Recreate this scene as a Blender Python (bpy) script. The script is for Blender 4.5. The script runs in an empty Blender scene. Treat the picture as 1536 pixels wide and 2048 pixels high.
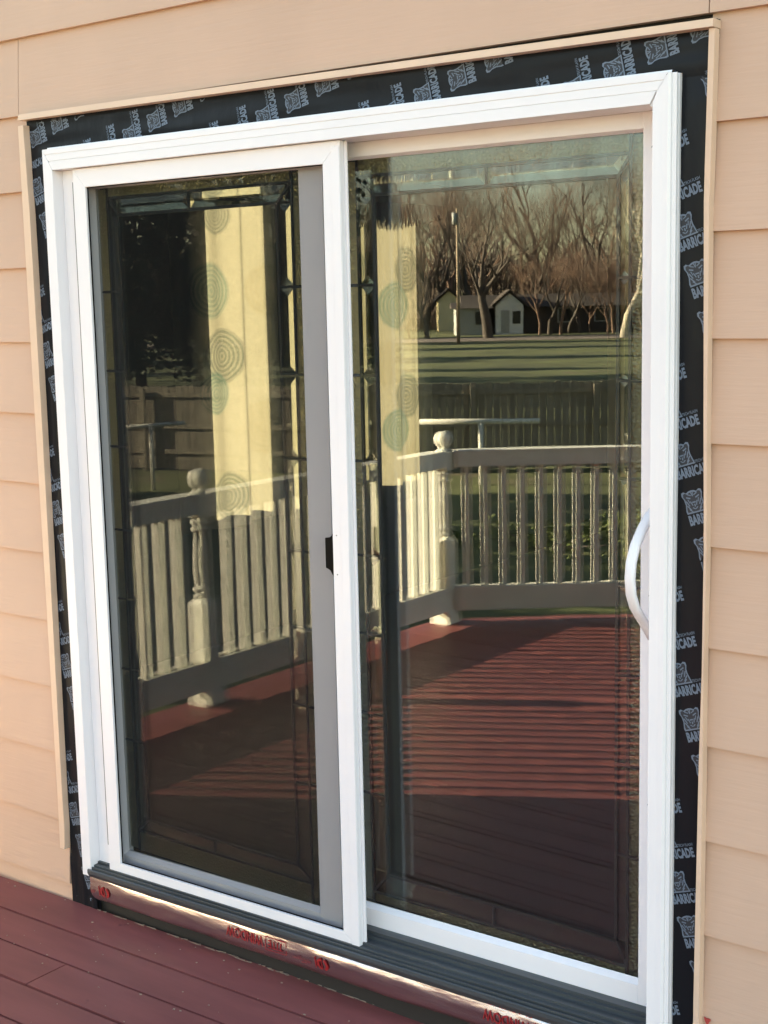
import bpy, bmesh, math, random
from mathutils import Vector, Matrix, noise
R_ = math.radians
S = bpy.context.scene
C = S.collection
random.seed(7)

# ------------------------------------------------------------------ camera
cam_d = bpy.data.cameras.new("camera"); cam = bpy.data.objects.new("camera", cam_d); C.objects.link(cam)
cam_d.sensor_fit = 'VERTICAL'; cam_d.sensor_height = 36.0; cam_d.lens = 2808.83 / 2048 * 36
cam_d.clip_end = 2000; cam_d.clip_start = 0.02
_y, _p, _r = R_(37.60825), R_(-8.684440), R_(-1.25249)
fw = Vector((-math.sin(_y)*math.cos(_p), math.cos(_y)*math.cos(_p), math.sin(_p)))
rt = Vector((math.cos(_y), math.sin(_y), 0)); up = rt.cross(fw)
rt2 = rt*math.cos(_r) + up*math.sin(_r); up2 = -rt*math.sin(_r) + up*math.cos(_r)
cam.matrix_world = Matrix(((rt2.x, up2.x, -fw.x, 3.0798), (rt2.y, up2.y, -fw.y, -2.55645), (rt2.z, up2.z, -fw.z, 1.75336), (0, 0, 0, 1)))
S.camera = cam
S.render.resolution_x = 768; S.render.resolution_y = 1024

# ------------------------------------------------------------------ light
EL = 16.4; SUN = Vector((-0.867*math.cos(R_(EL)), 0.498*math.cos(R_(EL)), math.sin(R_(EL)))).normalized()
w = bpy.data.worlds.new("World"); S.world = w; w.use_nodes = True
nt = w.node_tree; bg = nt.nodes['Background']; bg.inputs[1].default_value = 0.055
sky = nt.nodes.new('ShaderNodeTexSky'); sky.sky_type = 'NISHITA'; sky.sun_disc = False
sky.sun_elevation = R_(EL); sky.sun_rotation = math.atan2(-0.867, 0.498)
sky.air_density = 1.0; sky.dust_density = 0.8; sky.ozone_density = 1.0
nt.links.new(sky.outputs[0], bg.inputs[0])
sl = bpy.data.lights.new("sun", 'SUN'); sl.energy = 5.0; sl.angle = R_(0.42); sl.color = (1.0, 0.90, 0.72)
so = bpy.data.objects.new("sun", sl); C.objects.link(so); so.rotation_euler = SUN.to_track_quat('Z', 'Y').to_euler(); so.location = (-20, 12, 12)
S.view_settings.view_transform = 'Standard'; S.view_settings.look = 'None'; S.view_settings.gamma = 1
S.view_settings.exposure = 3.72
try:
    S.view_settings.use_white_balance = True; S.view_settings.white_balance_temperature = 8000; S.view_settings.white_balance_tint = 10
except Exception: pass
try:
    S.cycles.transparent_max_bounces = 48; S.cycles.max_bounces = 14; S.cycles.transmission_bounces = 12; S.cycles.glossy_bounces = 6
except Exception: pass

# ------------------------------------------------------------------ helpers
def tag(o, label=None, cat=None, group=None, kind=None):
    if label: o['label'] = label
    if cat: o['category'] = cat
    if group: o['group'] = group
    if kind: o['kind'] = kind
    return o
def empty(name, loc, label=None, cat=None, group=None, rz=0):
    o = bpy.data.objects.new(name, None); C.objects.link(o); o.location = loc; o.rotation_euler = (0, 0, rz)
    o.empty_display_size = .05
    return tag(o, label, cat, group)
class MB:
    def __init__(s): s.v = []; s.f = []; s.m = []; s.sm = []
    def add(s, vs, fs, m=0, smooth=False):
        b = len(s.v); s.v += [tuple(v) for v in vs]
        for f in fs: s.f.append(tuple(i+b for i in f)); s.m.append(m); s.sm.append(smooth)
    def box(s, x0, x1, y0, y1, z0, z1, m=0):
        s.add([(x0,y0,z0),(x1,y0,z0),(x1,y1,z0),(x0,y1,z0),(x0,y0,z1),(x1,y0,z1),(x1,y1,z1),(x0,y1,z1)],
              [(0,3,2,1),(4,5,6,7),(0,1,5,4),(1,2,6,5),(2,3,7,6),(3,0,4,7)], m)
    def hull(s, p, q, m=0):            # two matching loops joined
        n = len(p); s.add(list(p)+list(q), [tuple(range(n))[::-1], tuple(range(n, 2*n))] + [(i, (i+1) % n, n+(i+1) % n, n+i) for i in range(n)], m)
    def prism(s, poly, axis, a, b, m=0):   # poly in remaining two axes
        def P(t, u, v): return (t, u, v) if axis == 0 else ((u, t, v) if axis == 1 else (u, v, t))
        s.hull([P(a, *q) for q in poly], [P(b, *q) for q in poly], m)
    def tube(s, pts, rad, n=8, m=0, smooth=True, caps=True):
        rings = []; prev = None
        for i, p in enumerate(pts):
            p = Vector(p); a = Vector(pts[max(0, i-1)]); b = Vector(pts[min(len(pts)-1, i+1)]); d = (b-a).normalized()
            if prev is None: u = d.orthogonal().normalized()
            else: u = (prev - d*prev.dot(d)); u = u.normalized() if u.length > 1e-6 else d.orthogonal().normalized()
            prev = u; v = d.cross(u); r = rad[i] if isinstance(rad, (list, tuple)) else rad
            rings.append([p + (u*math.cos(2*math.pi*k/n) + v*math.sin(2*math.pi*k/n))*r for k in range(n)])
        fs = []
        for i in range(len(rings)-1):
            for k in range(n): fs.append((i*n+k, i*n+(k+1) % n, (i+1)*n+(k+1) % n, (i+1)*n+k))
        if caps: fs.append(tuple(range(n))[::-1]); fs.append(tuple((len(rings)-1)*n+k for k in range(n)))
        s.add([v for r in rings for v in r], fs, m, smooth)
    def lathe(s, prof, cx, cy, cz=0, n=20, m=0):
        vs = []; fs = []
        for r, z in prof:
            for k in range(n): vs.append((cx+r*math.cos(2*math.pi*k/n), cy+r*math.sin(2*math.pi*k/n), cz+z))
        for i in range(len(prof)-1):
            for k in range(n): fs.append((i*n+k, i*n+(k+1) % n, (i+1)*n+(k+1) % n, (i+1)*n+k))
        fs.append(tuple(range(n))[::-1]); fs.append(tuple((len(prof)-1)*n+k for k in range(n)))
        s.add(vs, fs, m, True)
    def mesh(s, name, mats, off=(0,0,0)):
        me = bpy.data.meshes.new(name); me.from_pydata([(v[0]-off[0], v[1]-off[1], v[2]-off[2]) for v in s.v], [], s.f)
        for mt in (mats if isinstance(mats, (list, tuple)) else [mats]): me.materials.append(mt)
        me.polygons.foreach_set('material_index', s.m); me.polygons.foreach_set('use_smooth', s.sm)
        bm = bmesh.new(); bm.from_mesh(me); bmesh.ops.recalc_face_normals(bm, faces=bm.faces); bm.to_mesh(me); bm.free()
        me.update(); return me
    def build(s, name, mats, parent=None, root=None, bevel=0):
        rt_ = root or parent
        off = tuple(rt_.location) if rt_ else (0, 0, 0)
        o = bpy.data.objects.new(name, s.mesh(name, mats, off)); C.objects.link(o)
        if parent: o.parent = parent
        if bevel:
            b = o.modifiers.new('b', 'BEVEL'); b.width = bevel; b.segments = 2; b.limit_method = 'ANGLE'; b.angle_limit = R_(40)
        return o

# ------------------------------------------------------------------ materials
def lin(c):
    return tuple(((x/255)/12.92 if x/255 <= .04045 else ((x/255+.055)/1.055)**2.4) for x in c)
def mat(name, col, rough=.6, metal=0, var=.0, vscale=6, vstretch=(1,1,1), bump=0, bscale=40, bstretch=(1,1,1), spec=.5, dirt=None):
    m = bpy.data.materials.new(name); m.use_nodes = True; n = m.node_tree.nodes; l = m.node_tree.links
    b = n['Principled BSDF']; b.inputs['Base Color'].default_value = (*col, 1); b.inputs['Roughness'].default_value = rough
    b.inputs['Metallic'].default_value = metal; b.inputs['Specular IOR Level'].default_value = spec
    tc = n.new('ShaderNodeTexCoord')
    def nz(scale, st, detail=5):
        mp = n.new('ShaderNodeMapping'); mp.inputs['Scale'].default_value = st; l.new(tc.outputs['Object'], mp.inputs[0])
        t = n.new('ShaderNodeTexNoise'); t.inputs['Scale'].default_value = scale; t.inputs['Detail'].default_value = detail
        l.new(mp.outputs[0], t.inputs['Vector']); return t
    last = None
    if var:
        t = nz(vscale, vstretch); r = n.new('ShaderNodeValToRGB')
        r.color_ramp.elements[0].position = .3; r.color_ramp.elements[1].position = .7
        r.color_ramp.elements[0].color = (*[c*(1-var) for c in col], 1); r.color_ramp.elements[1].color = (*[min(1, c*(1+var)) for c in col], 1)
        l.new(t.outputs[0], r.inputs[0]); last = r.outputs[0]
    if dirt:                                   # (colour, scale, threshold, stretch)
        dc, ds, dt, dst = dirt
        t = nz(ds, dst, 8); r = n.new('ShaderNodeValToRGB'); r.color_ramp.elements[0].position = dt; r.color_ramp.elements[1].position = min(1, dt+.06)
        l.new(t.outputs[0], r.inputs[0]); mx = n.new('ShaderNodeMix'); mx.data_type = 'RGBA'
        l.new(r.outputs[0], mx.inputs[0])
        if last: l.new(last, mx.inputs[6])
        else: mx.inputs[6].default_value = (*col, 1)
        mx.inputs[7].default_value = (*dc, 1); last = mx.outputs[2]
    if last: l.new(last, b.inputs['Base Color'])
    if bump:
        t = nz(bscale, bstretch); bp = n.new('ShaderNodeBump'); bp.inputs['Strength'].default_value = bump; bp.inputs['Distance'].default_value = .01
        l.new(t.outputs[0], bp.inputs['Height']); l.new(bp.outputs[0], b.inputs['Normal'])
    return m
M = {}
M['siding'] = mat('siding_paint', (.575, .382, .287), .62, var=.05, vscale=2.2, vstretch=(1,1,.6), bump=.11, bscale=14, bstretch=(.5,6,7), dirt=((.44,.30,.22), 6.0, .70, (1,1,1)), spec=.3)
M['trim'] = mat('trim_vinyl', (.70, .50, .37), .5, var=.05, vscale=9, spec=.3)
M['white'] = mat('white_vinyl', (.80, .775, .80), .35, var=.02, vscale=3, spec=.4)
M['tape'] = mat('flashing_tape_black', (.010, .011, .014), .28, bump=.55, bscale=9, bstretch=(1,1,.35), spec=.14)
M['print'] = mat('tape_print', (.125, .165, .225), .55)
M['print_dark'] = mat('tape_print_dark', (.018, .022, .032), .5)
M['foil'] = mat('foil_membrane', (.64, .57, .56), .24, metal=1, bump=.35, bscale=26, bstretch=(.25,1,1.4))
M['red'] = mat('red_print', (.30, .006, .010), .7)
M['track'] = mat('sill_track', (.050, .057, .062), .42, var=.25, vscale=14, vstretch=(.1,6,6))
M['deck'] = mat('deck_paint', (.225, .066, .064), .50, var=.14, vscale=5, vstretch=(.5,3,1), bump=.03, bscale=30, bstretch=(.3,4,1), dirt=((.10,.025,.03), 9, .70, (1,1,1)), spec=.35)
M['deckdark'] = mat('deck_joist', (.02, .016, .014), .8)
M['rail'] = mat('railing_paint', (.78, .74, .64), .6, var=.08, vscale=8, bump=.05, bscale=20, dirt=((.38,.34,.28), 14, .72, (1,1,.4)))
M['came'] = mat('lead_came', (.018, .018, .018), .45, metal=.3)
M['dark'] = mat('latch_black', (.003, .003, .003), .5, spec=.08)
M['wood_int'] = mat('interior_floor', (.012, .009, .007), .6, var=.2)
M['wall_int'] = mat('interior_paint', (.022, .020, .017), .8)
M['fence'] = mat('weathered_fence', (.24, .20, .15), .85, var=.3, vscale=3, vstretch=(4,4,.4))
M['bark'] = mat('bark', (.075, .058, .048), .9, var=.3, vscale=4)
M['twig'] = mat('twig_bark', (.15, .105, .08), .9, var=.3, vscale=1)
M['palebark'] = mat('pale_bark', (.50, .43, .33), .85, var=.3, vscale=2)
M['everg'] = mat('evergreen_leaf', (.022, .034, .014), .7, var=.35, vscale=2)
M['shrub'] = mat('shrub_leaf', (.12, .15, .035), .7, var=.4, vscale=6)
M['lawn'] = mat('lawn', (.085, .092, .027), .9, var=.45, vscale=.35, bump=.6, bscale=8, dirt=((.13,.10,.055), .6, .62, (1,1,1)))
M['road'] = mat('roadway', (.16, .12, .10), .9, var=.15)
M['hwhite'] = mat('house_white', (.78, .77, .74), .6)
M['hgrey'] = mat('house_grey', (.36, .36, .34), .7)
M['hdark'] = mat('house_brown', (.06, .045, .038), .8, var=.15)
M['hyel'] = mat('house_yellow', (.72, .60, .36), .7)
M['roof'] = mat('roof_shingle', (.05, .036, .03), .9, var=.2, vscale=3)
M['win'] = mat('window_dark', (.02, .022, .025), .1)
M['pole'] = mat('pole_wood', (.30, .22, .15), .85, var=.2)
M['metal'] = mat('painted_steel', (.62, .58, .50), .5, var=.1)

def pane_mat(name, fac, tint, wob):
    m = bpy.data.materials.new(name); m.use_nodes = True; n = m.node_tree.nodes; l = m.node_tree.links; n.remove(n['Principled BSDF'])
    o = n['Material Output']; tr = n.new('ShaderNodeBsdfTransparent'); tr.inputs[0].default_value = (*tint, 1)
    g = n.new('ShaderNodeBsdfGlossy'); g.inputs['Roughness'].default_value = 0.0; g.inputs['Color'].default_value = (.88, .95, 1, 1)
    ge = n.new('ShaderNodeNewGeometry'); dt = n.new('ShaderNodeVectorMath'); dt.operation = 'DOT_PRODUCT'; l.new(ge.outputs['Incoming'], dt.inputs[0]); l.new(ge.outputs['Normal'], dt.inputs[1])
    def mm(op, a, b):
        k = n.new('ShaderNodeMath'); k.operation = op
        for i, q in enumerate((a, b)):
            if q is None: continue
            if isinstance(q, (int, float)): k.inputs[i].default_value = q
            else: l.new(q, k.inputs[i])
        return k.outputs[0]
    sch = mm('ADD', mm('MULTIPLY', mm('POWER', mm('SUBTRACT', 1.0, mm('ABSOLUTE', dt.outputs['Value'], None)), 5.0), .957), .043)
    ml = n.new('ShaderNodeMath'); ml.operation = 'MULTIPLY'; ml.inputs[1].default_value = fac; l.new(sch, ml.inputs[0]); ml.use_clamp = True
    mx = n.new('ShaderNodeMixShader'); l.new(ml.outputs[0], mx.inputs[0]); l.new(tr.outputs[0], mx.inputs[1]); l.new(g.outputs[0], mx.inputs[2])
    if wob:
        tc = n.new('ShaderNodeTexCoord'); mp = n.new('ShaderNodeMapping'); mp.inputs['Scale'].default_value = (1, 1, .8); l.new(tc.outputs['Object'], mp.inputs[0])
        t = n.new('ShaderNodeTexNoise'); t.inputs['Scale'].default_value = 5.0; t.inputs['Detail'].default_value = 1; l.new(mp.outputs[0], t.inputs['Vector'])
        b = n.new('ShaderNodeBump'); b.inputs['Strength'].default_value = 1.0; b.inputs['Distance'].default_value = wob
        l.new(t.outputs[0], b.inputs['Height']); l.new(b.outputs[0], g.inputs['Normal'])
    l.new(mx.outputs[0], o.inputs[0]); return m
M['glass'] = pane_mat('outer_glass', 1.08, (.97, .98, .965), .0)
M['glass2'] = pane_mat('inner_glass', 1.08, (.965, .975, .95), .00011)
M['winglass'] = pane_mat('plain_glass', 1.0, (.97, .98, .97), 0)
def bevel_mat():
    m = bpy.data.materials.new('bevelled_glass'); m.use_nodes = True; n = m.node_tree.nodes; l = m.node_tree.links; n.remove(n['Principled BSDF'])
    g = n.new('ShaderNodeBsdfGlass'); g.inputs['IOR'].default_value = 1.5; g.inputs['Roughness'].default_value = 0; g.inputs['Color'].default_value = (.96, .97, .93, 1)
    l.new(g.outputs[0], n['Material Output'].inputs[0]); return m
M['bevel'] = bevel_mat()
def hammered_mat():
    m = bpy.data.materials.new('hammered_glass'); m.use_nodes = True; n = m.node_tree.nodes; l = m.node_tree.links; n.remove(n['Principled BSDF'])
    g = n.new('ShaderNodeBsdfGlossy'); g.inputs['Roughness'].default_value = .10; g.inputs['Color'].default_value = (.8, .8, .7, 1)
    d = n.new('ShaderNodeBsdfRefraction'); d.inputs['Roughness'].default_value = .28; d.inputs['IOR'].default_value = 1.25; d.inputs['Color'].default_value = (.86, .84, .66, 1)
    d2 = n.new('ShaderNodeBsdfTranslucent'); d2.inputs[0].default_value = (.5, .46, .30, 1)
    tc = n.new('ShaderNodeTexCoord')
    t = n.new('ShaderNodeTexVoronoi'); t.inputs['Scale'].default_value = 150; l.new(tc.outputs['Object'], t.inputs['Vector'])
    b = n.new('ShaderNodeBump'); b.inputs['Strength'].default_value = 1; b.inputs['Distance'].default_value = .003; l.new(t.outputs['Distance'], b.inputs['Height'])
    for k in (g, d): l.new(b.outputs[0], k.inputs['Normal'])
    a1 = n.new('ShaderNodeMixShader'); a1.inputs[0].default_value = .06; l.new(d.outputs[0], a1.inputs[1]); l.new(g.outputs[0], a1.inputs[2])
    a2 = n.new('ShaderNodeMixShader'); a2.inputs[0].default_value = .07; l.new(a1.outputs[0], a2.inputs[1]); l.new(d2.outputs[0], a2.inputs[2])
    l.new(a2.outputs[0], n['Material Output'].inputs[0]); return m
M['hammer'] = hammered_mat()
def mesh_mat():
    m = bpy.data.materials.new('insect_mesh'); m.use_nodes = True; n = m.node_tree.nodes; l = m.node_tree.links; n.remove(n['Principled BSDF'])
    tr = n.new('ShaderNodeBsdfTransparent'); d = n.new('ShaderNodeBsdfDiffuse'); d.inputs[0].default_value = (.018, .018, .018, 1)
    mx = n.new('ShaderNodeMixShader'); mx.inputs[0].default_value = .42; l.new(tr.outputs[0], mx.inputs[1]); l.new(d.outputs[0], mx.inputs[2])
    l.new(mx.outputs[0], n['Material Output'].inputs[0]); return m
M['screen'] = mesh_mat()
def curtain_mat(name, circles, gain):  # gain: each curtain's brightness is put into its cloth colour
    m = bpy.data.materials.new(name); m.use_nodes = True; n = m.node_tree.nodes; l = m.node_tree.links; n.remove(n['Principled BSDF'])
    tc = n.new('ShaderNodeTexCoord'); sp = n.new('ShaderNodeSeparateXYZ'); l.new(tc.outputs['Object'], sp.inputs[0])
    def mth(op, a, b=None, c=None):
        k = n.new('ShaderNodeMath'); k.operation = op
        for i, q in enumerate((a, b, c)):
            if q is None: continue
            if isinstance(q, (int, float)): k.inputs[i].default_value = q
            else: l.new(q, k.inputs[i])
        return k.outputs[0]
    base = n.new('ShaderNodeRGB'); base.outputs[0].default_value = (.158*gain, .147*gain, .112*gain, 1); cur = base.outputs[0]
    wv = n.new('ShaderNodeTexNoise'); wv.inputs['Scale'].default_value = 60; wv.inputs['Detail'].default_value = 4; l.new(tc.outputs['Object'], wv.inputs['Vector'])
    for (cy, cz, r, col, faint) in circles:
        dy = mth('SUBTRACT', sp.outputs[1], cy); dz = mth('SUBTRACT', sp.outputs[2], cz)
        d = mth('SQRT', mth('ADD', mth('MULTIPLY', dy, dy), mth('MULTIPLY', dz, dz)))
        ins = mth('LESS_THAN', d, r)
        ang = mth('ARCTAN2', dz, dy)
        ring = mth('GREATER_THAN', mth('SINE', mth('MULTIPLY', d, 2*math.pi/(r/6))), -.1)
        dots = mth('GREATER_THAN', mth('SINE', mth('MULTIPLY', ang, 44)), -.5)
        k = mth('MULTIPLY', ins, mth('ADD', mth('MULTIPLY', mth('MULTIPLY', ring, mth('ADD', mth('MULTIPLY', dots, .35), .65)), .5), .42))
        k = mth('MULTIPLY', k, faint)
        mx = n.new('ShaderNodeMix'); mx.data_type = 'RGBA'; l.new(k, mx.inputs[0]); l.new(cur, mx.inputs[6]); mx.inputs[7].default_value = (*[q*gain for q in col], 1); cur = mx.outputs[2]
    mm = n.new('ShaderNodeMix'); mm.data_type = 'RGBA'; mm.blend_type = 'MULTIPLY'; mm.inputs[0].default_value = .25; l.new(cur, mm.inputs[6]); l.new(wv.outputs[0], mm.inputs[7])
    tl = n.new('ShaderNodeBsdfTranslucent'); df = n.new('ShaderNodeBsdfDiffuse'); l.new(mm.outputs[2], tl.inputs[0]); l.new(mm.outputs[2], df.inputs[0])
    mx = n.new('ShaderNodeMixShader'); mx.inputs[0].default_value = .65; l.new(df.outputs[0], mx.inputs[1]); l.new(tl.outputs[0], mx.inputs[2])
    l.new(mx.outputs[0], n['Material Output'].inputs[0]); return m

# ------------------------------------------------------------------ ground, deck
WX = 5.6          # right end of the wall
GZ = -1.65
mb = MB(); n_ = 24
mb.add([(-600, -900, GZ), (500, -900, GZ), (500, 300, GZ), (-600, 300, GZ)], [(0, 1, 2, 3)])
g = mb.build('ground', M['lawn']); tag(g, 'winter lawn running out behind the deck to the road', 'lawn', kind='structure')
# road beyond the lawn: runs along (.79,-.61)
ux, uy = .792, -.610; fx, fy = .610, .792
def loc(a, b, cx=-58, cy=-88):   # a along the road, b toward the deck
    return (cx + ux*a + fx*b, cy + uy*a + fy*b)
mb = MB(); z = GZ+.03
mb.add([(*loc(-160, -6), z), (*loc(160, -6), z), (*loc(160, 4), z), (*loc(-160, 4), z)], [(0, 1, 2, 3)])
tag(mb.build('road', M['road']), 'brownish road crossing beyond the lawn', 'road', kind='structure')

RZ = R_(1.5); cR, sR = math.cos(RZ), math.sin(RZ)
poly = [(-1.30, .03), (-1.30, -3.40), (1.55, -5.76), (3.47, -5.90), (3.47, .03)]
def yclip(yy):
    xs = []
    for i in range(len(poly)):
        (x0, y0), (x1, y1) = poly[i], poly[(i+1) % len(poly)]
        # deck line at rotated y=yy : points (x, yy + x*tan)
        f0 = y0 - (yy + x0*math.tan(RZ)); f1 = y1 - (yy + x1*math.tan(RZ))
        if f0*f1 < 0: t = f0/(f0-f1); xs.append(x0 + t*(x1-x0))
    return (min(xs), max(xs)) if len(xs) >= 2 else None
mb = MB(); yy = .006; k = 0
while yy > -6.2:
    wd = .147 if k == 0 else .135; a, b = yy - .004, yy - wd
    ca = yclip(a - .0005 if k else -.06); cb = yclip(b)
    if ca and cb:
        cuts = [0, 1]
        jx = {2: .215, 5: 1.9, 8: -.1, 11: 2.3, 14: .6}.get(k, None)
        segs = [(ca[0], cb[0], ca[1], cb[1])]
        if jx: segs = [(ca[0], cb[0], jx-.002, jx-.002), (jx+.002, jx+.002, ca[1], cb[1])]
        dz = random.uniform(-.0012, .0012)
        for (xa0, xb0, xa1, xb1) in segs:
            T = math.tan(RZ)
            q = [(xa0, a+xa0*T), (xb0, b+xb0*T), (xb1, b+xb1*T), (xa1, a+xa1*T)]
            mb.hull([(x, y, -.035) for x, y in q], [(x, y, dz) for x, y in q], 0)
    yy -= wd + .004; k += 1
# joists, rim and posts under the boards
for i in range(10):
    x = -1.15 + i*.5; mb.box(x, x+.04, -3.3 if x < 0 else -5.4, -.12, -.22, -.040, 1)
for i in range(len(poly)-1):
    (x0, y0), (x1, y1) = poly[i], poly[i+1]; d = Vector((x1-x0, y1-y0)).normalized(); nn = Vector((-d.y, d.x))*.04
    if d.x > 0 and i == 4: continue
    q0 = [(x0, y0), (x1, y1), (x1+nn.x, y1+nn.y), (x0+nn.x, y0+nn.y)]
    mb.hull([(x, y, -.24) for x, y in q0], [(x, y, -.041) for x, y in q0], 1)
    mb.box(x1-.05-(.05 if x1 > 0 else -.05), x1+.05-(.05 if x1 > 0 else -.05), y1-.05+.06, y1+.05+.06, GZ, -.24, 1)
tag(mb.build('deck', [M['deck'], M['deckdark']]), 'dark red painted board deck in front of the patio door', 'deck', kind='structure')
# chips and crumbs lying on the deck
mb = MB(); rnd = random.Random(3)
for i in range(95):
    x = rnd.uniform(-.5, 1.6); y = -abs(rnd.gauss(.02, .32)) - .01; s = rnd.uniform(.0015, .0045); z0 = .0016; a = rnd.uniform(0, 6.3)
    pts = [(x+s*rnd.uniform(.5, 1.3)*math.cos(a+t), y+s*rnd.uniform(.3, 1)*math.sin(a+t)) for t in (0, 1.5, 3, 4.6)]
    mb.hull([(p, q, z0) for p, q in pts], [(p, q, z0+s*.4) for p, q in pts], 0)
for i in range(60):    # chipped edge against the flashing
    x = rnd.uniform(-.02, 1.3); s = rnd.uniform(.003, .012) if i < 45 else .02; y = x*math.tan(RZ)+.001-rnd.uniform(.0, .006)
    mb.hull([(x-s, y-.003, .0016), (x+s, y-.004, .0016), (x+s*.6, y+.001, .0016)], [(x-s, y-.003, .0026), (x+s, y-.004, .0026), (x+s*.6, y+.001, .0026)], 0)
M['chip'] = mat('paint_chip', (.36, .27, .21), .8)
tag(mb.build('debris', M['chip']), 'pale crumbs and paint chips scattered on the red deck boards', 'debris', kind='stuff')

# ------------------------------------------------------------------ house wall
HW = empty('house_wall', (0, 0, 0), 'beige lap sided house wall around the new white patio door', 'wall')
seamL = [2.268, 2.065, 1.857, 1.650, 1.449, 1.248, 1.047, .848, .650, .452, .246, .05]
seamR = [2.268, 2.069, 1.865, 1.661, 1.457, 1.252, 1.046, .842, .641, .438, .243, .04]
def lap(mb, x0, x1, z0, z1, m=0):
    # subdivided along x for slight waviness
    nx = max(1, int((x1-x0)/.12)); L = []
    for i in range(nx+1):
        x = x0 + (x1-x0)*i/nx; wv = .0022*noise.noise(Vector((x*1.3, z0*3.1, 5)))
        L.append([(x, wv, z0), (x, wv+.0022, z0+.0015), (x, .0145, z1), (x, .0205, z1), (x, .0205, z0)])
        L[-1][1] = (x, wv+.0004, z0+.012)
    for i in range(nx):
        a = L[i]; b = L[i+1]; k = 5
        mb.add(a+b, [(j, (j+1) % k, k+(j+1) % k, k+j) for j in range(k)], m)
    mb.add(L[0], [(0, 1, 2, 3, 4)], m); mb.add(L[-1], [(4, 3, 2, 1, 0)], m)
mb = MB()
for i in range(len(seamL)-1): lap(mb, -1.70, -.100, seamL[i+1], seamL[i])
lap(mb, -1.70, -.100, -.12, seamL[-1])
for i in range(len(seamR)-1): lap(mb, 1.907, WX, seamR[i+1], seamR[i])
lap(mb, 1.907, WX, -.12, seamR[-1])
z = 2.268; k = 0
while z < 5.3:
    j = [[-.1275, 1.905], [3.2], [1.1, 4.4], [2.6], [.3]][k % 5]; xs = [-1.70] + j + [WX]
    for a, b in zip(xs[:-1], xs[1:]): lap(mb, a+.0012, b-.0012, z, z+.205)
    z += .205; k += 1
mb.build('siding', M['siding'], HW)
# sheathing core behind the siding (with the door opening), lower wall down to the ground
mb = MB()
mb.box(-1.68, -.02, .021, .10, -.2, 2.2); mb.box(1.86, WX, .021, .10, -.2, 2.2); mb.box(-1.68, WX, .021, .10, 2.2, 5.4); mb.box(-.02, 1.86, .021, .10, -.2, .10)
mb.box(-1.68, WX, .030, .10, GZ, -.2)
mb.build('wall_core', M['deckdark'], HW)
# trim strips around the cut back siding
def strip(pts, name, label):   # pts: list of (x0,x1,z) going down
    mb = MB()
    for (a0, a1, za), (b0, b1, zb) in zip(pts[:-1], pts[1:]):
        mb.hull([(a0, -.016, za), (a1, -.018, za), (a1, .003, za), (a0, .010, za)], [(b0, -.016, zb), (b1, -.018, zb), (b1, .003, zb), (b0, .010, zb)])
    o = mb.build(name, M['trim'], HW); o['label'] = label; return o
strip([(-.112, -.088, 2.238), (-.112, -.0815, 2.0), (-.113, -.0815, 1.457), (-.111, -.084, .99), (-.112, -.089, .317), (-.113, -.0875, .24), (-.114, -.092, .165)], 'trim_strip', 'left upright beige trim strip beside the black tape')
strip([(1.913, 1.9255, 2.236), (1.908, 1.921, 1.99), (1.907, 1.919, 1.92), (1.912, 1.920, 1.5), (1.916, 1.9225, 1.25), (1.915, 1.920, 1.0), (1.911, 1.9205, .8), (1.906, 1.9195, .3), (1.905, 1.921, .05), (1.905, 1.921, .0)], 'trim_strip', 'right upright beige trim strip beside the black tape')
mb = MB()
mb.hull([(-.101, -.024, 2.2515), (-.101, -.022, 2.267), (-.101, .012, 2.267), (-.101, .012, 2.2515)], [(1.924, -.024, 2.238), (1.924, -.022, 2.253), (1.924, .012, 2.253), (1.924, .012, 2.238)])
o = mb.build('trim_strip', M['trim'], HW); o['label'] = 'long beige head trim strip over the door'
# flashing tape with the printed mark
def tape_y(x, z):
    s = noise.noise(Vector((x*30, z*3.0, 1.7)))*.0034 + noise.noise(Vector((x*6, z*1.6, 8)))*.003
    if z > 2.12: s = noise.noise(Vector((x*2.2, z*30, 4)))*.0022
    return .0035 + s - (.004 if z < .14 else 0)
def sheet(mb, x0, x1, z0, z1, nx, nz, m=0):
    vs = []
    for j in range(nz+1):
        for i in range(nx+1):
            x = x0+(x1-x0)*i/nx; z = z0+(z1-z0)*j/nz
            vs.append((x, tape_y(x, z), z))
    fs = [(j*(nx+1)+i, j*(nx+1)+i+1, (j+1)*(nx+1)+i+1, (j+1)*(nx+1)+i) for j in range(nz) for i in range(nx)]
    mb.add(vs, fs, m, True)
    # a back face layer gives it thickness at the borders
    mb.box(x0, x1, .0118, .0155, z0, z1, m)
def text_polys(txt, size=1.0, xs=1.0, bold=.0):
    cu = bpy.data.curves.new('t', 'FONT'); cu.body = txt; cu.size = size; cu.offset = bold; cu.resolution_u = 2
    ob = bpy.data.objects.new('t', cu); C.objects.link(ob)
    me = bpy.data.meshes.new_from_object(ob.evaluated_get(bpy.context.evaluated_depsgraph_get()))
    vs = [(v.co.x*xs, v.co.y) for v in me.vertices]; fs = [tuple(p.vertices) for p in me.polygons]
    bpy.data.objects.remove(ob); bpy.data.curves.remove(cu); bpy.data.meshes.remove(me)
    return vs, fs
def fitted(txt, W, H, bold=.02):
    vs, fs = text_polys(txt, 1.0, 1.0, bold)
    x0 = min(v[0] for v in vs); x1 = max(v[0] for v in vs); y0 = min(v[1] for v in vs); y1 = max(v[1] for v in vs)
    return [((v[0]-x0)/(x1-x0)*W, (v[1]-y0)/(y1-y0)*H) for v in vs], fs
T_BAR = fitted('BARRICADE', .077, .0215, .045)
T_TECH = fitted('TECH FLASH', .034, .0060, .01)
def poly2(pts): return pts, [tuple(range(len(pts)))]
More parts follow.
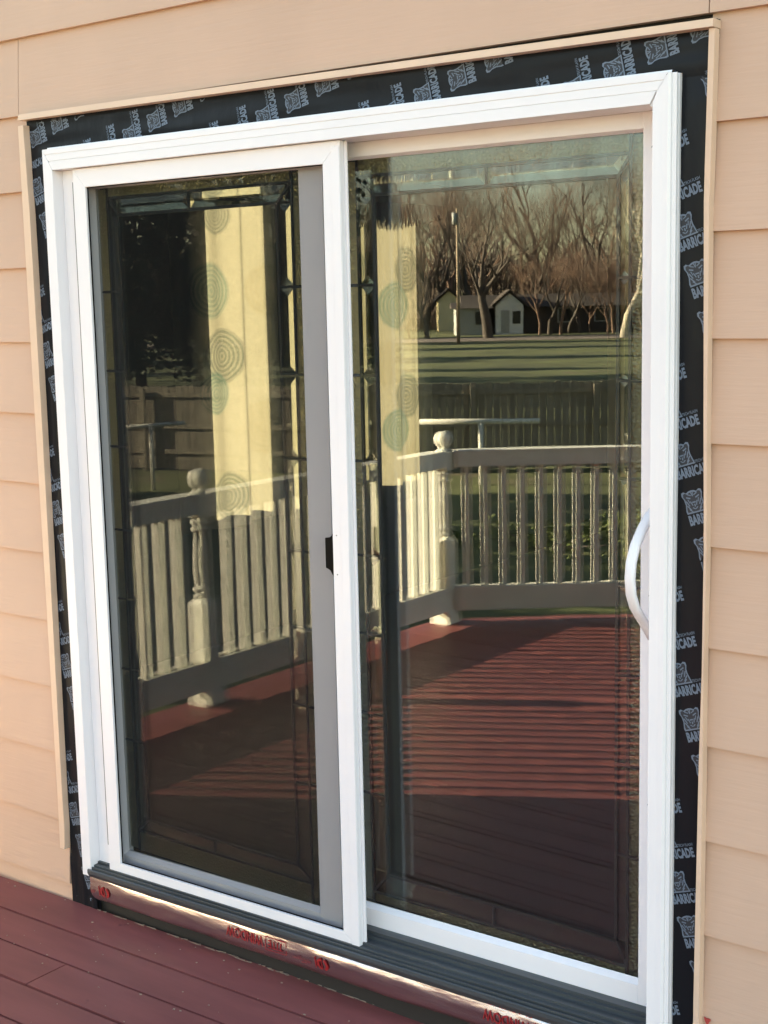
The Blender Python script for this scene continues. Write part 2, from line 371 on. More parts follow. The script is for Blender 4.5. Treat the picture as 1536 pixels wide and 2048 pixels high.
# bear head badge, drawn in metres: sits on the first letters of the word
OUT = [(.000,.024),(-.001,.030),(.002,.044),(.001,.056),(-.003,.064),(-.002,.071),(.004,.073),(.010,.069),(.017,.072),(.024,.073),(.031,.072),(.037,.069),(.043,.073),(.049,.071),(.050,.064),(.047,.056),(.047,.046),(.050,.034),(.053,.024)]
def scaled(P, s, cx=.0245, cy=.047): return [(cx+(x-cx)*s, cy+(y-cy)*s) for x, y in P]
def ell(cx, cy, rx, ry, n=10, a0=0, a1=2*math.pi): return [(cx+rx*math.cos(a0+(a1-a0)*k/n), cy+ry*math.sin(a0+(a1-a0)*k/n)) for k in range(n)]
def bar(x0, y0, x1, y1, wd):
    d = Vector((x1-x0, y1-y0)).normalized(); nx, ny = -d.y*wd/2, d.x*wd/2
    return [(x0+nx, y0+ny), (x0-nx, y0-ny), (x1-nx, y1-ny), (x1+nx, y1+ny)]
def logo(mb, ox, oz, ang, clip):
    """clip = (x0,x1,z0,z1): drop faces outside the strip"""
    ca, sa = math.cos(ang), math.sin(ang)
    def put(vs, fs, m, lift, bear=True):
        if bear and vs is not T_BAR[0]: vs = [(x*.86, .024+(y-.024)*.93) for x, y in vs]
        P = []
        for (x, y) in vs:
            X = ox + x*ca - y*sa; Z = oz + x*sa + y*ca; P.append((X, Z))
        for f in fs:
            c = [P[i] for i in f]; mx = sum(p[0] for p in c)/len(c); mz = sum(p[1] for p in c)/len(c)
            if not (clip[0] < mx < clip[1] and clip[2] < mz < clip[3]): continue
            mb.add([(p[0], tape_y(p[0], p[1]) - lift, p[1]) for p in c], [tuple(range(len(c)))], m)
    put(T_BAR[0], T_BAR[1], 1, .0012)
    put([(x+.045, y+.0245) for x, y in T_TECH[0]], T_TECH[1], 1, .0012, False)
    n = len(OUT); inn = scaled(OUT, .86)
    put(OUT + inn, [(i, (i+1) % n, n+(i+1) % n, n+i) for i in range(n)], 1, .0012)                # outline ring
    c0 = (.0245, .047); k = len(inn); put(inn + [c0], [(i, (i+1) % k, k) for i in range(k)], 2, .0010)    # dark face
    F = [bar(.008,.060,.018,.056,.0028), bar(.041,.060,.031,.056,.0028), bar(.012,.066,.021,.062,.002), bar(.037,.066,.028,.062,.002),
         bar(.016,.050,.020,.040,.0024), bar(.033,.050,.029,.040,.0024), bar(.020,.047,.029,.047,.0030), bar(.018,.036,.024,.032,.0022), bar(.031,.036,.025,.032,.0022),
         bar(.006,.052,.012,.040,.0026), bar(.043,.052,.037,.040,.0026), bar(.006,.042,.014,.031,.0026), bar(.044,.042,.035,.031,.0026),
         bar(.009,.034,.016,.027,.0022), bar(.041,.034,.033,.027,.0022), bar(.0235,.040,.0265,.040,.006), bar(.014,.046,.011,.055,.002), bar(.035,.046,.038,.055,.002),bar(.022,.070,.0245,.060,.002),bar(.027,.070,.0245,.060,.002)]
    for q in F: put(q, [(0, 1, 2, 3)], 1, .0017)
def lattice(mb, o, a, c, ang, clip, rng=28):
    for i in range(-rng, rng+1):
        for j in range(-rng//2, rng//2+1):
            x = o[0]+a[0]*i+c[0]*j; z = o[1]+a[1]*i+c[1]*j
            if clip[0]-.13 < x < clip[1]+.13 and clip[2]-.13 < z < clip[3]+.13: logo(mb, x, z, ang, clip)
A_ = R_(18)
def tape(x0, x1, z0, z1, nx, nz, label, o, a, c, ang, clip, extra=None):
    mb = MB(); sheet(mb, x0, x1, z0, z1, nx, nz)
    lattice(mb, o, a, c, ang, clip)
    if extra: extra(mb)
    ob = mb.build('flashing_tape', [M['tape'], M['print'], M['print_dark']], HW); ob['label'] = label
tape(1.825, 1.912, -.02, 2.156, 26, 120, 'black flashing tape with pale bear print right of the door', (1.852, 1.827-.0), (.0285, -.0905), (.1425, -.0055), A_, (1.80, 1.907, .0, 2.15))
tape(-.090, .02, -.01, 2.156, 26, 120, 'black flashing tape with pale bear print left of the door', (-.073, 2.023), (.0285, -.0905), (.1425, -.0055), A_, (-.083, .0, .02, 2.15))
tape(-.098, 1.922, 2.156, 2.256, 180, 16, 'black flashing tape with sideways bear print over the door', (1.754, 2.175), (.0918, .0285), (.006, -.14), R_(102), (-.085, 1.905, 2.157, 2.245))

mb = MB()
Q = [(1.9245, .2600), (1.929, .2585), (1.935, .2590), (1.9385, .2575), (1.938, .2530), (1.9355, .2500), (1.9335, .2460), (1.9310, .2445), (1.9290, .2480), (1.9265, .2520)]
mb.prism(Q, 1, -.0042, -.0022); o = mb.build('paint_mark', mat('red_paint_drop', (.42, .05, .045), .5), HW); o['label'] = 'small red paint drip on the siding'
# body of the house behind: side wall with two windows, back, roof slab
HB = HW
mb = MB()
wins = [(2.13, 2.60), (3.385, 3.86)]; WZ0, WZ1 = .75, 2.29
ys = [.10] + [t for w_ in wins for t in w_] + [6.0]
for a, b in ((.10, 2.10), (2.60, 3.42), (3.83, 6.0)): mb.box(-1.68, -1.56, a, b, GZ, 2.75)
for a, b in wins: mb.box(-1.68, -1.56, a, b, GZ, WZ0); mb.box(-1.68, -1.56, a, b, WZ1, 2.75)
mb.box(-1.68, -1.56, .10, 6.0, 2.751, 5.4)
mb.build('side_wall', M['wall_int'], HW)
for a, b in wins:
    mb = MB()
    mb.box(-1.64, -1.60, a+.001, a+.03, WZ0+.001, WZ1-.001); mb.box(-1.64, -1.60, b-.03, b-.001, WZ0+.001, WZ1-.001); mb.box(-1.64, -1.60, a+.0302, b-.0302, WZ1-.03, WZ1-.001); mb.box(-1.64, -1.60, a+.0302, b-.0302, WZ0+.001, WZ0+.03)
    wf = mb.build('window', M['white'], HW)
    mb = MB(); mb.box(-1.622, -1.618, a+.0304, b-.0304, WZ0+.031, WZ1-.031); mb.build('pane', M['winglass'], wf, root=HW)
mb = MB(); mb.box(-1.68, WX, 6.0, 6.12, GZ, 5.4); mb.box(WX, WX+.12, .05, 6.12, GZ, 5.4); mb.build('back_wall', M['siding'], HW)
mb = MB(); mb.hull([(-1.9, -.03, 5.4), (-1.9, 3, 6.9), (-1.9, 6.4, 5.4)], [(WX, -.03, 5.4), (WX, 3, 6.9), (WX, 6.4, 5.4)]); mb.build('roof', M['roof'], HW)
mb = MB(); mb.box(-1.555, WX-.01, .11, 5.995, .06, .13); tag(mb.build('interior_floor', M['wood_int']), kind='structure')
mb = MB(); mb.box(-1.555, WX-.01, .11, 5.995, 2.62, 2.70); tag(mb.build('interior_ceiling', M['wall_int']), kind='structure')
# ------------------------------------------------------------------ patio door
PD = empty('patio_door', (.92, 0, .15), 'white vinyl two panel sliding patio door with leaded border glass', 'door')
def zb(z, x): return z + .020*(x-1.0)
FW0, FW1 = .001, 1.837
# head member
mb = MB()
def ringx(prof, xs0, xs1): # profile (y,z,inset): mitred ends
    mb.hull([(xs0+i, y, z) for y, z, i in prof], [(xs1-i, y, z) for y, z, i in prof])
T = 2.165
prof = [(-.030, T, 0), (-.030, T-.013, .0085), (-.0275, T-.0135, .0095), (-.0275, T-.0165, .011), (-.030, T-.017, .0115), (-.030, T-.031, .022), (-.0275, T-.0315, .0225), (-.0275, T-.034, .0245), (-.031, T-.0345, .025), (-.031, T-.0555, .0375), (.075, T-.0555, .0375), (.075, T+.006, 0), (-.012, T+.006, 0), (-.014, T+.0005, 0)]
# build as strips to keep faces clean
n = len(prof); vs = [(FW0+i, y, z) for y, z, i in prof] + [(FW1-i if i else FW1, y, z) for y, z, i in prof]
mb.add(vs, [(k, (k+1) % n, n+(k+1) % n, n+k) for k in range(n)])
mb.add([(FW0, .075, T+.006), (FW0, -.012, T+.006), (FW0, -.014, T+.0005), (FW0, -.030, T), (FW0, .075, T-.05)], [(0, 1, 2, 3, 4)])
head = mb.build('frame_head', M['white'], PD)
# left jamb and right jamb
mb = MB()
ZB = .126
def jamb(poly):
    mb.add([(x, y, T-1e-4 - (i if i else 0)) for x, y, i in poly] + [(x, y, zb(.135, x)) for x, y, i in poly],
           [(k, (k+1) % len(poly), len(poly)+(k+1) % len(poly), len(poly)+k) for k in range(len(poly))] + [tuple(range(len(poly))), tuple(range(2*len(poly)-1, len(poly)-1, -1))])
jamb([(.0, -.0305, 0), (.0, .075, 0), (.0375, .075, .0555), (.0375, -.0312, .0555), (.022, -.0305, .031), (.0115, -.0300, .017)])
mb.box(.0376, .0980, .0035, .0745, .150, T-.056)         # inner face beside the screen
jl = mb.build('frame_jamb', M['white'], PD, bevel=.0012)
mb = MB()
jamb([(1.7995+.006, -.0312, .0555), (1.8055, .075, .0555), (1.8500, .075, 0), (1.8500, -.006, 0), (1.8460, -.0065, 0), (1.8460, -.0125, 0), (1.8500, -.013, 0), (1.8500, -.0185, 0), (1.8425, -.0195, 0), (1.8425, -.026, 0), (1.8375, -.0305, 0), (1.826, -.0300, .017), (1.815, -.0305, .031)])
mb.box(1.794, 1.8054, .030, .0745, .150, T-.056)
mb.box(1.798, 1.8364, -.0262, -.002, 2.105, 2.160)
jr = mb.build('frame_jamb', M['white'], PD, bevel=.0008)
# sill with its tracks
mb = MB()
prof = [(-.0385, .126), (-.0385, .136), (-.0365, .1375), (-.033, .1375), (-.033, .133), (-.028, .133), (-.028, .1425), (-.0245, .1425), (-.0245, .138), (-.019, .139), (-.019, .146), (-.004, .1465), (-.004, .152), (.004, .152), (.004, .1475), (.026, .1485), (.026, .158), (.036, .158), (.036, .166), (.075, .166), (.075, .110), (-.03, .110)]
x0, x1 = .030, 1.86; k = len(prof)
mb.add([(x0, y, zb(z+.022, x0)) for y, z in prof] + [(x1, y, zb(z+.022, x1)) for y, z in prof], [(i, (i+1) % k, k+(i+1) % k, k+i) for i in range(k)] + [tuple(range(k)), tuple(range(2*k-1, k-1, -1))])
mb.build('sill', M['track'], PD)
mb = MB(); mb.box(.038, .0975, -.006, .0030, .128, .150); mb.build('sill_end_block', M['deckdark'], PD)

def panel(name, x0, x1, z0, z1, gx0, gx1, gz0, gz1, yf, ybk, label):
    """rails and stiles as one frame mesh, glazing bead, panes, cames"""
    mb = MB()
    a = (gx0, gx1)
    def bx(xa, xb, za, zb_, zc, zd):   # box with sloped bottom/top : z at left/right
        mb.add([(xa, yf, za), (xb, yf, zb_), (xb, ybk, zb_), (xa, ybk, za), (xa, yf, zc), (xb, yf, zd), (xb, ybk, zd), (xa, ybk, zc)],
               [(0,3,2,1),(4,5,6,7),(0,1,5,4),(1,2,6,5),(2,3,7,6),(3,0,4,7)])
    bx(x0, gx0, zb(z0, x0), zb(z0, gx0), z1, z1); bx(gx1, x1, zb(z0, gx1), zb(z0, x1), z1, z1)
    bx(gx0, gx1, zb(z0, gx0), zb(z0, gx1), zb(gz0, gx0), zb(gz0, gx1)); bx(gx0, gx1, gz1, gz1, z1, z1)
    # sloping glazing bead
    b = .009; gy = yf+.016
    i0, i1, j0, j1 = gx0, gx1, gz0, gz1
    O = [(i0, yf+.0015, zb(j0, i0)), (i1, yf+.0015, zb(j0, i1)), (i1, yf+.0015, j1), (i0, yf+.0015, j1)]
    I = [(i0+b*.6, gy, zb(j0, i0)+b), (i1-b*.6, gy, zb(j0, i1)+b), (i1-b*.6, gy, j1-b*.6), (i0+b*.6, gy, j1-b*.6)]
    mb.add(O+I, [(k_, (k_+1) % 4, 4+(k_+1) % 4, 4+k_) for k_ in range(4)])
    p = mb.build(name, M['white'], PD, bevel=.001); p['label'] = label
    return p
lp = panel('fixed_panel', .100, .935, .152, 2.12, .1265, .862, .205, 2.062, .019, .056, 'left fixed glass panel behind the insect screen')
rp = panel('sliding_panel', .885, 1.7935, .168, 2.1092, .945, 1.7385, .232, 2.0765, .062, .098, 'right sliding glass panel with curved white handle')
def sub(mb, name, m, parent, bevel=0, label=None):
    o = mb.build(name, m, parent, root=PD, bevel=bevel); o.location = (0, 0, 0)
    if label: o['label'] = label
    return o
def glazing(parent, gx0, gx1, gz0, gz1, y0, ox0, ox1, ix0, ix1, oz0, oz1, iz0, iz1, cross, tm):
    """y0 outer face; panes at y0 and y0+.018; came grid in between"""
    e = .004
    mb = MB(); mb.box(gx0+e, gx1-e, y0, y0+.003, gz0+e, gz1-e); sub(mb, 'glass_pane', M['glass'], parent)
    mb = MB(); mb.box(gx0+e, gx1-e, y0+.018, y0+.021, gz0+e, gz1-e); sub(mb, 'glass_pane', M['glass2'], parent)
    ya, yb = y0+.0062, y0+.0135; yc = (ya+yb)/2
    mb = MB(); h = .0036
    for x in (ox0, ox1): mb.box(x-h, x+h, ya, yb, gz0+e, gz1-e)
    for z in (oz0, oz1): mb.box(gx0+e, ox0-h, ya+.0003, yb-.0003, z-h, z+h) if False else None
    for z in (oz0, oz1): mb.box(ox0+h, ox1-h, ya+.0003, yb-.0003, z-h, z+h)
    for x in (ix0, ix1): mb.box(x-h, x+h, ya+.0002, yb-.0002, iz0, iz1)
    for z in (iz0, iz1): mb.box(ix0-h, ix1+h, ya-.0003, yb+.0003, z-h, z+h)
    for (xo, xi) in ((ox0, ix0), (ox1, ix1)):                # mitres
        for (zo, zi) in ((oz0, iz0), (oz1, iz1)):
            d = Vector((xi-xo, zi-zo)).normalized(); n2 = Vector((-d.y, d.x))*.003
            q = [(xo+n2.x, zo+n2.y), (xo-n2.x, zo-n2.y), (xi-n2.x, zi-n2.y), (xi+n2.x, zi+n2.y)]
            mb.hull([(a, ya+.0006, b) for a, b in q], [(a, yb-.0006, b) for a, b in q])
    for z in cross:
        mb.box(gx0+e, ox0-h, ya+.0005, yb-.0005, z-h*.8, z+h*.8); mb.box(ox0+h, ix0-h, ya+.0005, yb-.0005, z-h*.8, z+h*.8)
        mb.box(ix1+h, ox1-h, ya+.0005, yb-.0005, z-h*.8, z+h*.8); mb.box(ox1+h, gx1-e, ya+.0005, yb-.0005, z-h*.8, z+h*.8)
    for z0_, z1_ in ((oz0, iz0), (iz1, oz1)): mb.box(tm-h*.8, tm+h*.8, ya+.0007, yb-.0007, z0_+h, z1_-h)
    sub(mb, 'lead_came', M['came'], parent)
    # bevelled strips
    mb = MB()
    def bev(xa, xb, za, zb_):
        xa += h; xb -= h; za += h; zb_ -= h; w = min(xb-xa, zb_-za)*.44
        mb.hull([(xa, yc+.002, za), (xb, yc+.002, za), (xb, yc+.002, zb_), (xa, yc+.002, zb_)], [(xa, yc+.0008, za), (xb, yc+.0008, za), (xb, yc+.0008, zb_), (xa, yc+.0008, zb_)])
        b = len(mb.v)
        mb.f = mb.f[:-6]; mb.m = mb.m[:-6]; mb.sm = mb.sm[:-6]; mb.v = mb.v[:-8]
        o = [(xa, zz) for zz in ()]
        A = [(xa, yc+.0024, za), (xb, yc+.0024, za), (xb, yc+.0024, zb_), (xa, yc+.0024, zb_)]
        B = [(xa, yc+.0012, za), (xb, yc+.0012, za), (xb, yc+.0012, zb_), (xa, yc+.0012, zb_)]
        D = [(xa+w, yc-.0003, za+w), (xb-w, yc-.0003, za+w), (xb-w, yc-.0003, zb_-w), (xa+w, yc-.0003, zb_-w)]
        mb.add(A+B+D, [(0, 1, 2, 3)] + [(k_, (k_+1) % 4, 4+(k_+1) % 4, 4+k_) for k_ in range(4)] + [(4+k_, 4+(k_+1) % 4, 8+(k_+1) % 4, 8+k_) for k_ in range(4)] + [(8, 9, 10, 11)])
    zs = [iz0] + sorted(cross) + [iz1]
    for a, b in zip(zs[:-1], zs[1:]): bev(ox0, ix0, a, b); bev(ix1, ox1, a, b)
    for z0_, z1_ in ((oz0, iz0), (iz1, oz1)):
        bev(ox0+.03, tm, z0_, z1_); bev(tm, ox1-.02, z0_, z1_)
    sub(mb, 'bevelled_glass', M['bevel'], parent)
    mb = MB()
    for xa, xb in ((gx0+e, ox0-h), (ox1+h, gx1-e)):
        zz = [gz0+e] + sorted(cross) + [gz1-e]
        for a, b in zip(zz[:-1], zz[1:]): mb.box(xa, xb, yc-.0015, yc+.0015, a+h, b-h)
    for a, b in ((gz0+e, oz0-h), (oz1+h, gz1-e)): mb.box(ox0+h, ox1-h, yc-.0015, yc+.0015, a, b)
    sub(mb, 'textured_glass', M['hammer'], parent)
CR = [.526, .733, .935, 1.131, 1.363, 1.570, 1.783]
glazing(rp, .945, 1.7385, .237, 2.0765, .080, .984, 1.698, 1.0315, 1.6695, .268, 2.034, .322, 1.990, CR, 1.345)
glazing(lp, .1265, .862, .199, 2.062, .036, .166, .818, .207, .7685, .262, 2.031, .300, 1.985, [z+.001 for z in CR], .470)
# handle: bowed bar on the sliding panel
mb = MB()
pts = [(.060, 1.300), (.040, 1.295), (.010, 1.272), (-.018, 1.245), (-.036, 1.212), (-.041, 1.180), (-.036, 1.145), (-.020, 1.115), (.003, 1.092), (.034, 1.062), (.060, 1.040)]
pts = [(y, z) for y, z in pts]
ring = []
for i, (y, z) in enumerate(pts):
    a = Vector(pts[max(0, i-1)]); b = Vector(pts[min(len(pts)-1, i+1)]); d = (b-a).normalized(); nn = Vector((-d.y, d.x)); hw = .0065 if 0 < i < len(pts)-1 else .012
    hx = .0105
    c = Vector((y, z)); o = []
    for sx, sn in ((-1, -.6), (-.6, -1), (.6, -1), (1, -.6), (1, .6), (.6, 1), (-.6, 1), (-1, .6)):
        q = c + nn*hw*sn; o.append((1.768+hx*sx, q.x, q.y))
    ring.append(o)
k = 8
mb.add([v for r in ring for v in r], [(i*k+j, i*k+(j+1) % k, (i+1)*k+(j+1) % k, (i+1)*k+j) for i in range(len(ring)-1) for j in range(k)] + [tuple(range(k)), tuple((len(ring)-1)*k+j for j in range(k))], 0, True)
hd = mb.build('handle', M['white'], rp, root=PD); hd['label'] = 'curved white pull handle'
mb = MB(); mb.box(1.758, 1.778, .0575, .0619, 1.00, 1.34); mb.build('handle_plate', M['white'], rp, root=PD, bevel=.002)

# ------------------------------------------------------------------ insect screen door
SD = empty('screen_door', (.56, -.005, .14), 'white framed sliding insect screen over the left glass panel', 'screen door')
mb = MB()
X0, X1, Z0, Z1, YF, YB = .1005, 1.0175, .156, 2.108, -.0150, .000
ix0, ix1, iz0, iz1 = .148, .9655, .194, 2.0585
def zs_(z, x): return zb(z, x)
def quadbox(P, y0, y1):
    mb.hull([(x, y0, z) for x, z in P], [(x, y1, z) for x, z in P])
quadbox([(X0, zs_(Z0, X0)), (ix0, zs_(iz0, ix0)), (ix0, iz1), (X0, Z1)], YF, YB)
quadbox([(ix1, zs_(iz0, ix1)), (X1, zs_(Z0, X1)), (X1, Z1), (ix1, iz1)], YF, YB)
quadbox([(X0, Z1), (ix0, iz1), (ix1, iz1), (X1, Z1)], YF, YB)
quadbox([(X0, zs_(Z0, X0)), (X1, zs_(Z0, X1)), (ix1, zs_(iz0, ix1)), (ix0, zs_(iz0, ix0))], YF, YB)
sf = mb.build('screen_frame', M['white'], SD, bevel=.0012)
mb = MB(); mb.box(X1-.02, X1+.0065, .0008, .006, zb(Z0, 1.02)+.002, Z1-.001); mb.box(X0, X0+.02, .0008, .006, Z0, Z1-.002)   # rear lip
mb.build('rear_lip', M['white'], SD, bevel=.0008)
# raised line on the right stile, recessed pull on the left stile
mb = MB(); mb.box(.993, 1.0165, -.0172, -.0152, zb(Z0, 1.0)+.006, Z1-.014); mb.build('stile_rib', M['white'], SD, bevel=.0008)
mb = MB(); mb.box(.0965, .1003, -.0135, .002, .222, 2.074); mb.build('finger_slot', mat('slot_grey', (.16, .15, .15), .6), SD)
mb = MB(); mb.add([(ix0-.001, -.0045, zs_(iz0, ix0)-.001), (ix1+.001, -.0045, zs_(iz0, ix1)-.001), (ix1+.001, -.0045, iz1+.001), (ix0-.001, -.0045, iz1+.001)], [(0, 1, 2, 3)])
mb.build('insect_mesh', M['screen'], SD)
mb = MB()   # spline groove, thin dark line round the opening
for P in ([(ix0, zs_(iz0, ix0)), (ix0+.0022, zs_(iz0, ix0)), (ix0+.0022, iz1), (ix0, iz1)], [(ix1-.0022, zs_(iz0, ix1)), (ix1, zs_(iz0, ix1)), (ix1, iz1), (ix1-.0022, iz1)],
          [(ix0+.0023, iz1-.0022), (ix1-.0023, iz1-.0022), (ix1-.0023, iz1), (ix0+.0023, iz1)], [(ix0+.0023, zs_(iz0, ix0)), (ix1-.0023, zs_(iz0, ix1)), (ix1-.0023, zs_(iz0, ix1)+.0022), (ix0+.0023, zs_(iz0, ix0)+.0022)]):
    quadbox(P, -.0085, -.0050)
mb.build('mesh_spline', M['dark'], SD)
mb = MB()
Q = [(.967, 1.204), (.965, 1.200), (.961, 1.193), (.955, 1.189), (.9415, 1.187), (.9415, 1.114), (.949, 1.112), (.956, 1.108), (.961, 1.100), (.967, 1.093)]
mb.prism([(x, z) for x, z in Q], 1, -.0143, -.0095)
mb.build('latch', M['dark'], SD)
mb = MB()
for z in (1.196, 1.101): mb.tube([(.978, -.0158, z), (.978, -.0146, z)], .0016, 8)
mb.build('screw', M['track'], SD)

# ------------------------------------------------------------------ foil flashing under the sill
mb = MB()
fp = [(-.042, .137), (-.050, .126), (-.0535, .112), (-.054, .096), (-.052, .080), (-.047, .066), (-.038, .052), (-.026, .042), (-.010, .034)]
def foil_pt(t, x):
    i = min(int(t), len(fp)-2); f = t-i; y = fp[i][0]*(1-f)+fp[i+1][0]*f; z = fp[i][1]*(1-f)+fp[i+1][1]*f
    sl = .020*(x-1.0)+.012; wv = .0035*noise.noise(Vector((x*3.5, t*.6, 2)))+.0016*noise.noise(Vector((x*15, t*1.1, 6)))
    return (x, y+wv+.0205, z+sl*.9 + (.002*noise.noise(Vector((x*4, 7, t))) if t > 6 else 0))
NX, NT = 240, 16; vs = []
for i in range(NX+1):
    x = .032 + (1.93-.032)*i/NX
    for j in range(NT+1): vs.append(foil_pt(j*(len(fp)-1)/NT, x))
mb.add(vs, [(i*(NT+1)+j, i*(NT+1)+j+1, (i+1)*(NT+1)+j+1, (i+1)*(NT+1)+j) for i in range(NX) for j in range(NT)], 0, True)
# red print, upside down
def foil_print(txt, xl, xr, zt, zb0, bold=.02, mirror=True):
    vs, fs = fitted(txt, 1, 1, bold)
    P = []
    for (u, v) in vs:
        x = xr - u*(xr-xl); z = zt - v*(zt-zb0) + .0      # rotated by 180 degrees
        P.append((x, z))
    for f in fs: foil_poly([P[i] for i in f])
prof_z = [(k_*.02, None) for k_ in range(1)]
def foil_at(x, z):    # find t for this z
    lo, hi = 0.0, len(fp)-1.0
    for _ in range(24):
        mid = (lo+hi)/2
        if foil_pt(mid, x)[2] > z: lo = mid
        else: hi = mid
    p = foil_pt((lo+hi)/2, x); return p
def foil_poly(c):
    mb.add([(p[0], foil_at(p[0], p[1])[1]-.0030, p[1]) for p in c], [tuple(range(len(c)))], 1)
def fl(z, x): return z + .018*(x-.65)
for bx_ in (.577, 1.392, -.238):
    def place(txt, a, b, zt, zl, bold=.012):
        vs, fs = fitted(txt, 1, 1, bold)
        for f in fs:
            c = [(bx_ + b - vs[i][0]*(b-a), zl + vs[i][1]*(zt-zl)*1.0) for i in f]
            c = [(x, fl(zl+zt-z, x)) for x, z in c]
            if all(.036 < x < 1.9 for x, z in c): foil_poly(c)
    place('WINDOW', .0, .132, .118, .088)
    place('TITE', .150, .201, .113, .0905)
    place('FLASHING', .01, .132, .137, .128, .0)
    for (a, b, c_, d) in ((.139, .212, .0835, .0855), (.139, .212, .1185, .1205), (.139, .141, .0856, .1184), (.210, .212, .0856, .1184)):
        N = 6
        for k_ in range(N):
            xa = bx_+a+(b-a)*k_/N; xb = bx_+a+(b-a)*(k_+1)/N
            if xa > .036 and xb < 1.9: foil_poly([(xa, fl(c_, xa)), (xb, fl(c_, xb)), (xb, fl(d, xb)), (xa, fl(d, xa))])
    place('PRODUCTS, INC.', .232, .292, .0905, .0865, .01)
    place('COPPER', .262, .292, .0845, .0805, .01)
    place('SINCE 1984' if False else 'INC.', .25, .262, .0965, .0925, .01)
    # round emblem: disc split by bars with the letters CPI
    cx_, cz_ = bx_+.334, .093
    for sgn in (-1, 1):
        arc = [(cx_+sgn*.003+sgn*.0165*math.cos(t), .0165*math.sin(t)) for t in [R_(-80+160*q/10) for q in range(11)]]
        arc = [(x if sgn > 0 else x, z) for x, z in arc]
        pin = [(cx_+sgn*.003+sgn*.007*math.cos(t), .010*math.sin(t)) for t in [R_(-80+160*q/10) for q in range(11)]]
        for q in range(10):
            c = [arc[q], arc[q+1], pin[q+1], pin[q]]
            if all(x > .036 for x, z in c): foil_poly([(x, fl(cz_+z, x)) for x, z in c])
    for xx in (-.0035, -.0245):
        c = [(cx_+xx-.0018, -.016), (cx_+xx+.0018, -.016), (cx_+xx+.0018, .016), (cx_+xx-.0018, .016)]
        if cx_ > .06: foil_poly([(x, fl(cz_+z, x)) for x, z in c])
o = mb.build('sill_flashing', [M['foil'], M['red']])
tag(o, 'shiny foil flashing strip with upside down red print under the door sill', 'flashing')

# ------------------------------------------------------------------ room: curtains
def curtain(y0, y1, z0, z1, circles, seed, label, gain, fringe=False, folds=()):
    root = empty('curtain', (-1.5, (y0+y1)/2, z1), label, 'curtain', None)
    mb = MB(); ny, nz = 60, 24; vs = []
    for j in range(nz+1):
        for i in range(ny+1):
            u = i/ny; y = y0+(y1-y0)*u; z = z0+(z1-z0)*j/nz
            x = -1.5 + .012*math.sin(u*2*math.pi*3.7+seed) + .004*math.sin(u*17+seed*2) + .006*noise.noise(Vector((u*3, z, seed)))
            for (fu, fa) in folds: x += fa*math.exp(-((u-fu)/.035)**2)
            if j == 0: z += .012*math.sin(u*9+seed)
            vs.append((x, y, z))
    mb.add(vs, [(j*(ny+1)+i, j*(ny+1)+i+1, (j+1)*(ny+1)+i+1, (j+1)*(ny+1)+i) for j in range(nz) for i in range(ny)], 0, True)
    cs = [(a-(y0+y1)/2, b-z1, r, c, f) for a, b, r, c, f in circles]
    mb.build('cloth', curtain_mat('curtain_cloth', cs, gain), root)
    mb = MB(); mb.tube([(-1.5, y0-.12, z1+.012), (-1.5, y1+.12, z1+.012)], .011, 10); mb.build('rod', M['dark'], root)
    if fringe:
        mb = MB(); rr = random.Random(4)
        mb.box(-1.475, -1.465, y0-.05, y1+.08, z1-.03, z1+.07)
        for i in range(1300):
            y = rr.uniform(y0-.05, y1+.08); l_ = rr.uniform(.05, .13)*(1.15-abs((y-y0)/(y1-y0)-.5)); x = rr.uniform(-1.478, -1.458)
            mb.tube([(x, y, z1-.025), (x+rr.uniform(-.01, .01), y+rr.uniform(-.02, .02), z1-.03-l_)], [.0022, .0012], 3, smooth=False)
        mb.build('fringe', mat('fringe_plum', (.10, .03, .045), .9), root)
    return root
TEAL = (.040, .072, .060); GREY = (.050, .056, .046); PALE = (.125, .105, .062)
curtain(1.87, 2.60, .70, 2.37, [(2.19, 1.5, .13, GREY, .85), (2.17, 2.15, .10, GREY, .8), (2.20, .84, .12, GREY, .85), (2.13, 1.33, .10, TEAL, .85), (2.12, 1.80, .13, TEAL, .7), (2.45, 1.15, .13, PALE, .4), (2.5, 1.8, .13, PALE, .4)], .3, 'cream curtain with round medallion print, the nearer one left of the door centre', 1.0, folds=((.60, .012), (.68, -.014), (.80, .02)))
curtain(3.06, 3.85, .64, 2.27, [(3.63, 1.90, .125, GREY, .85), (3.52, 1.71, .13, TEAL, .8), (3.62, 1.22, .125, GREY, .85), (3.52, 1.04, .12, TEAL, .85), (3.74, 1.55, .12, PALE, .4), (3.46, 1.40, .12, PALE, .4), (3.72, .86, .12, PALE, .4)], 1.7, 'cream curtain with round medallion print under a plum fringe, the farther one', .42, fringe=True, folds=((.60, .018), (.82, -.012)))

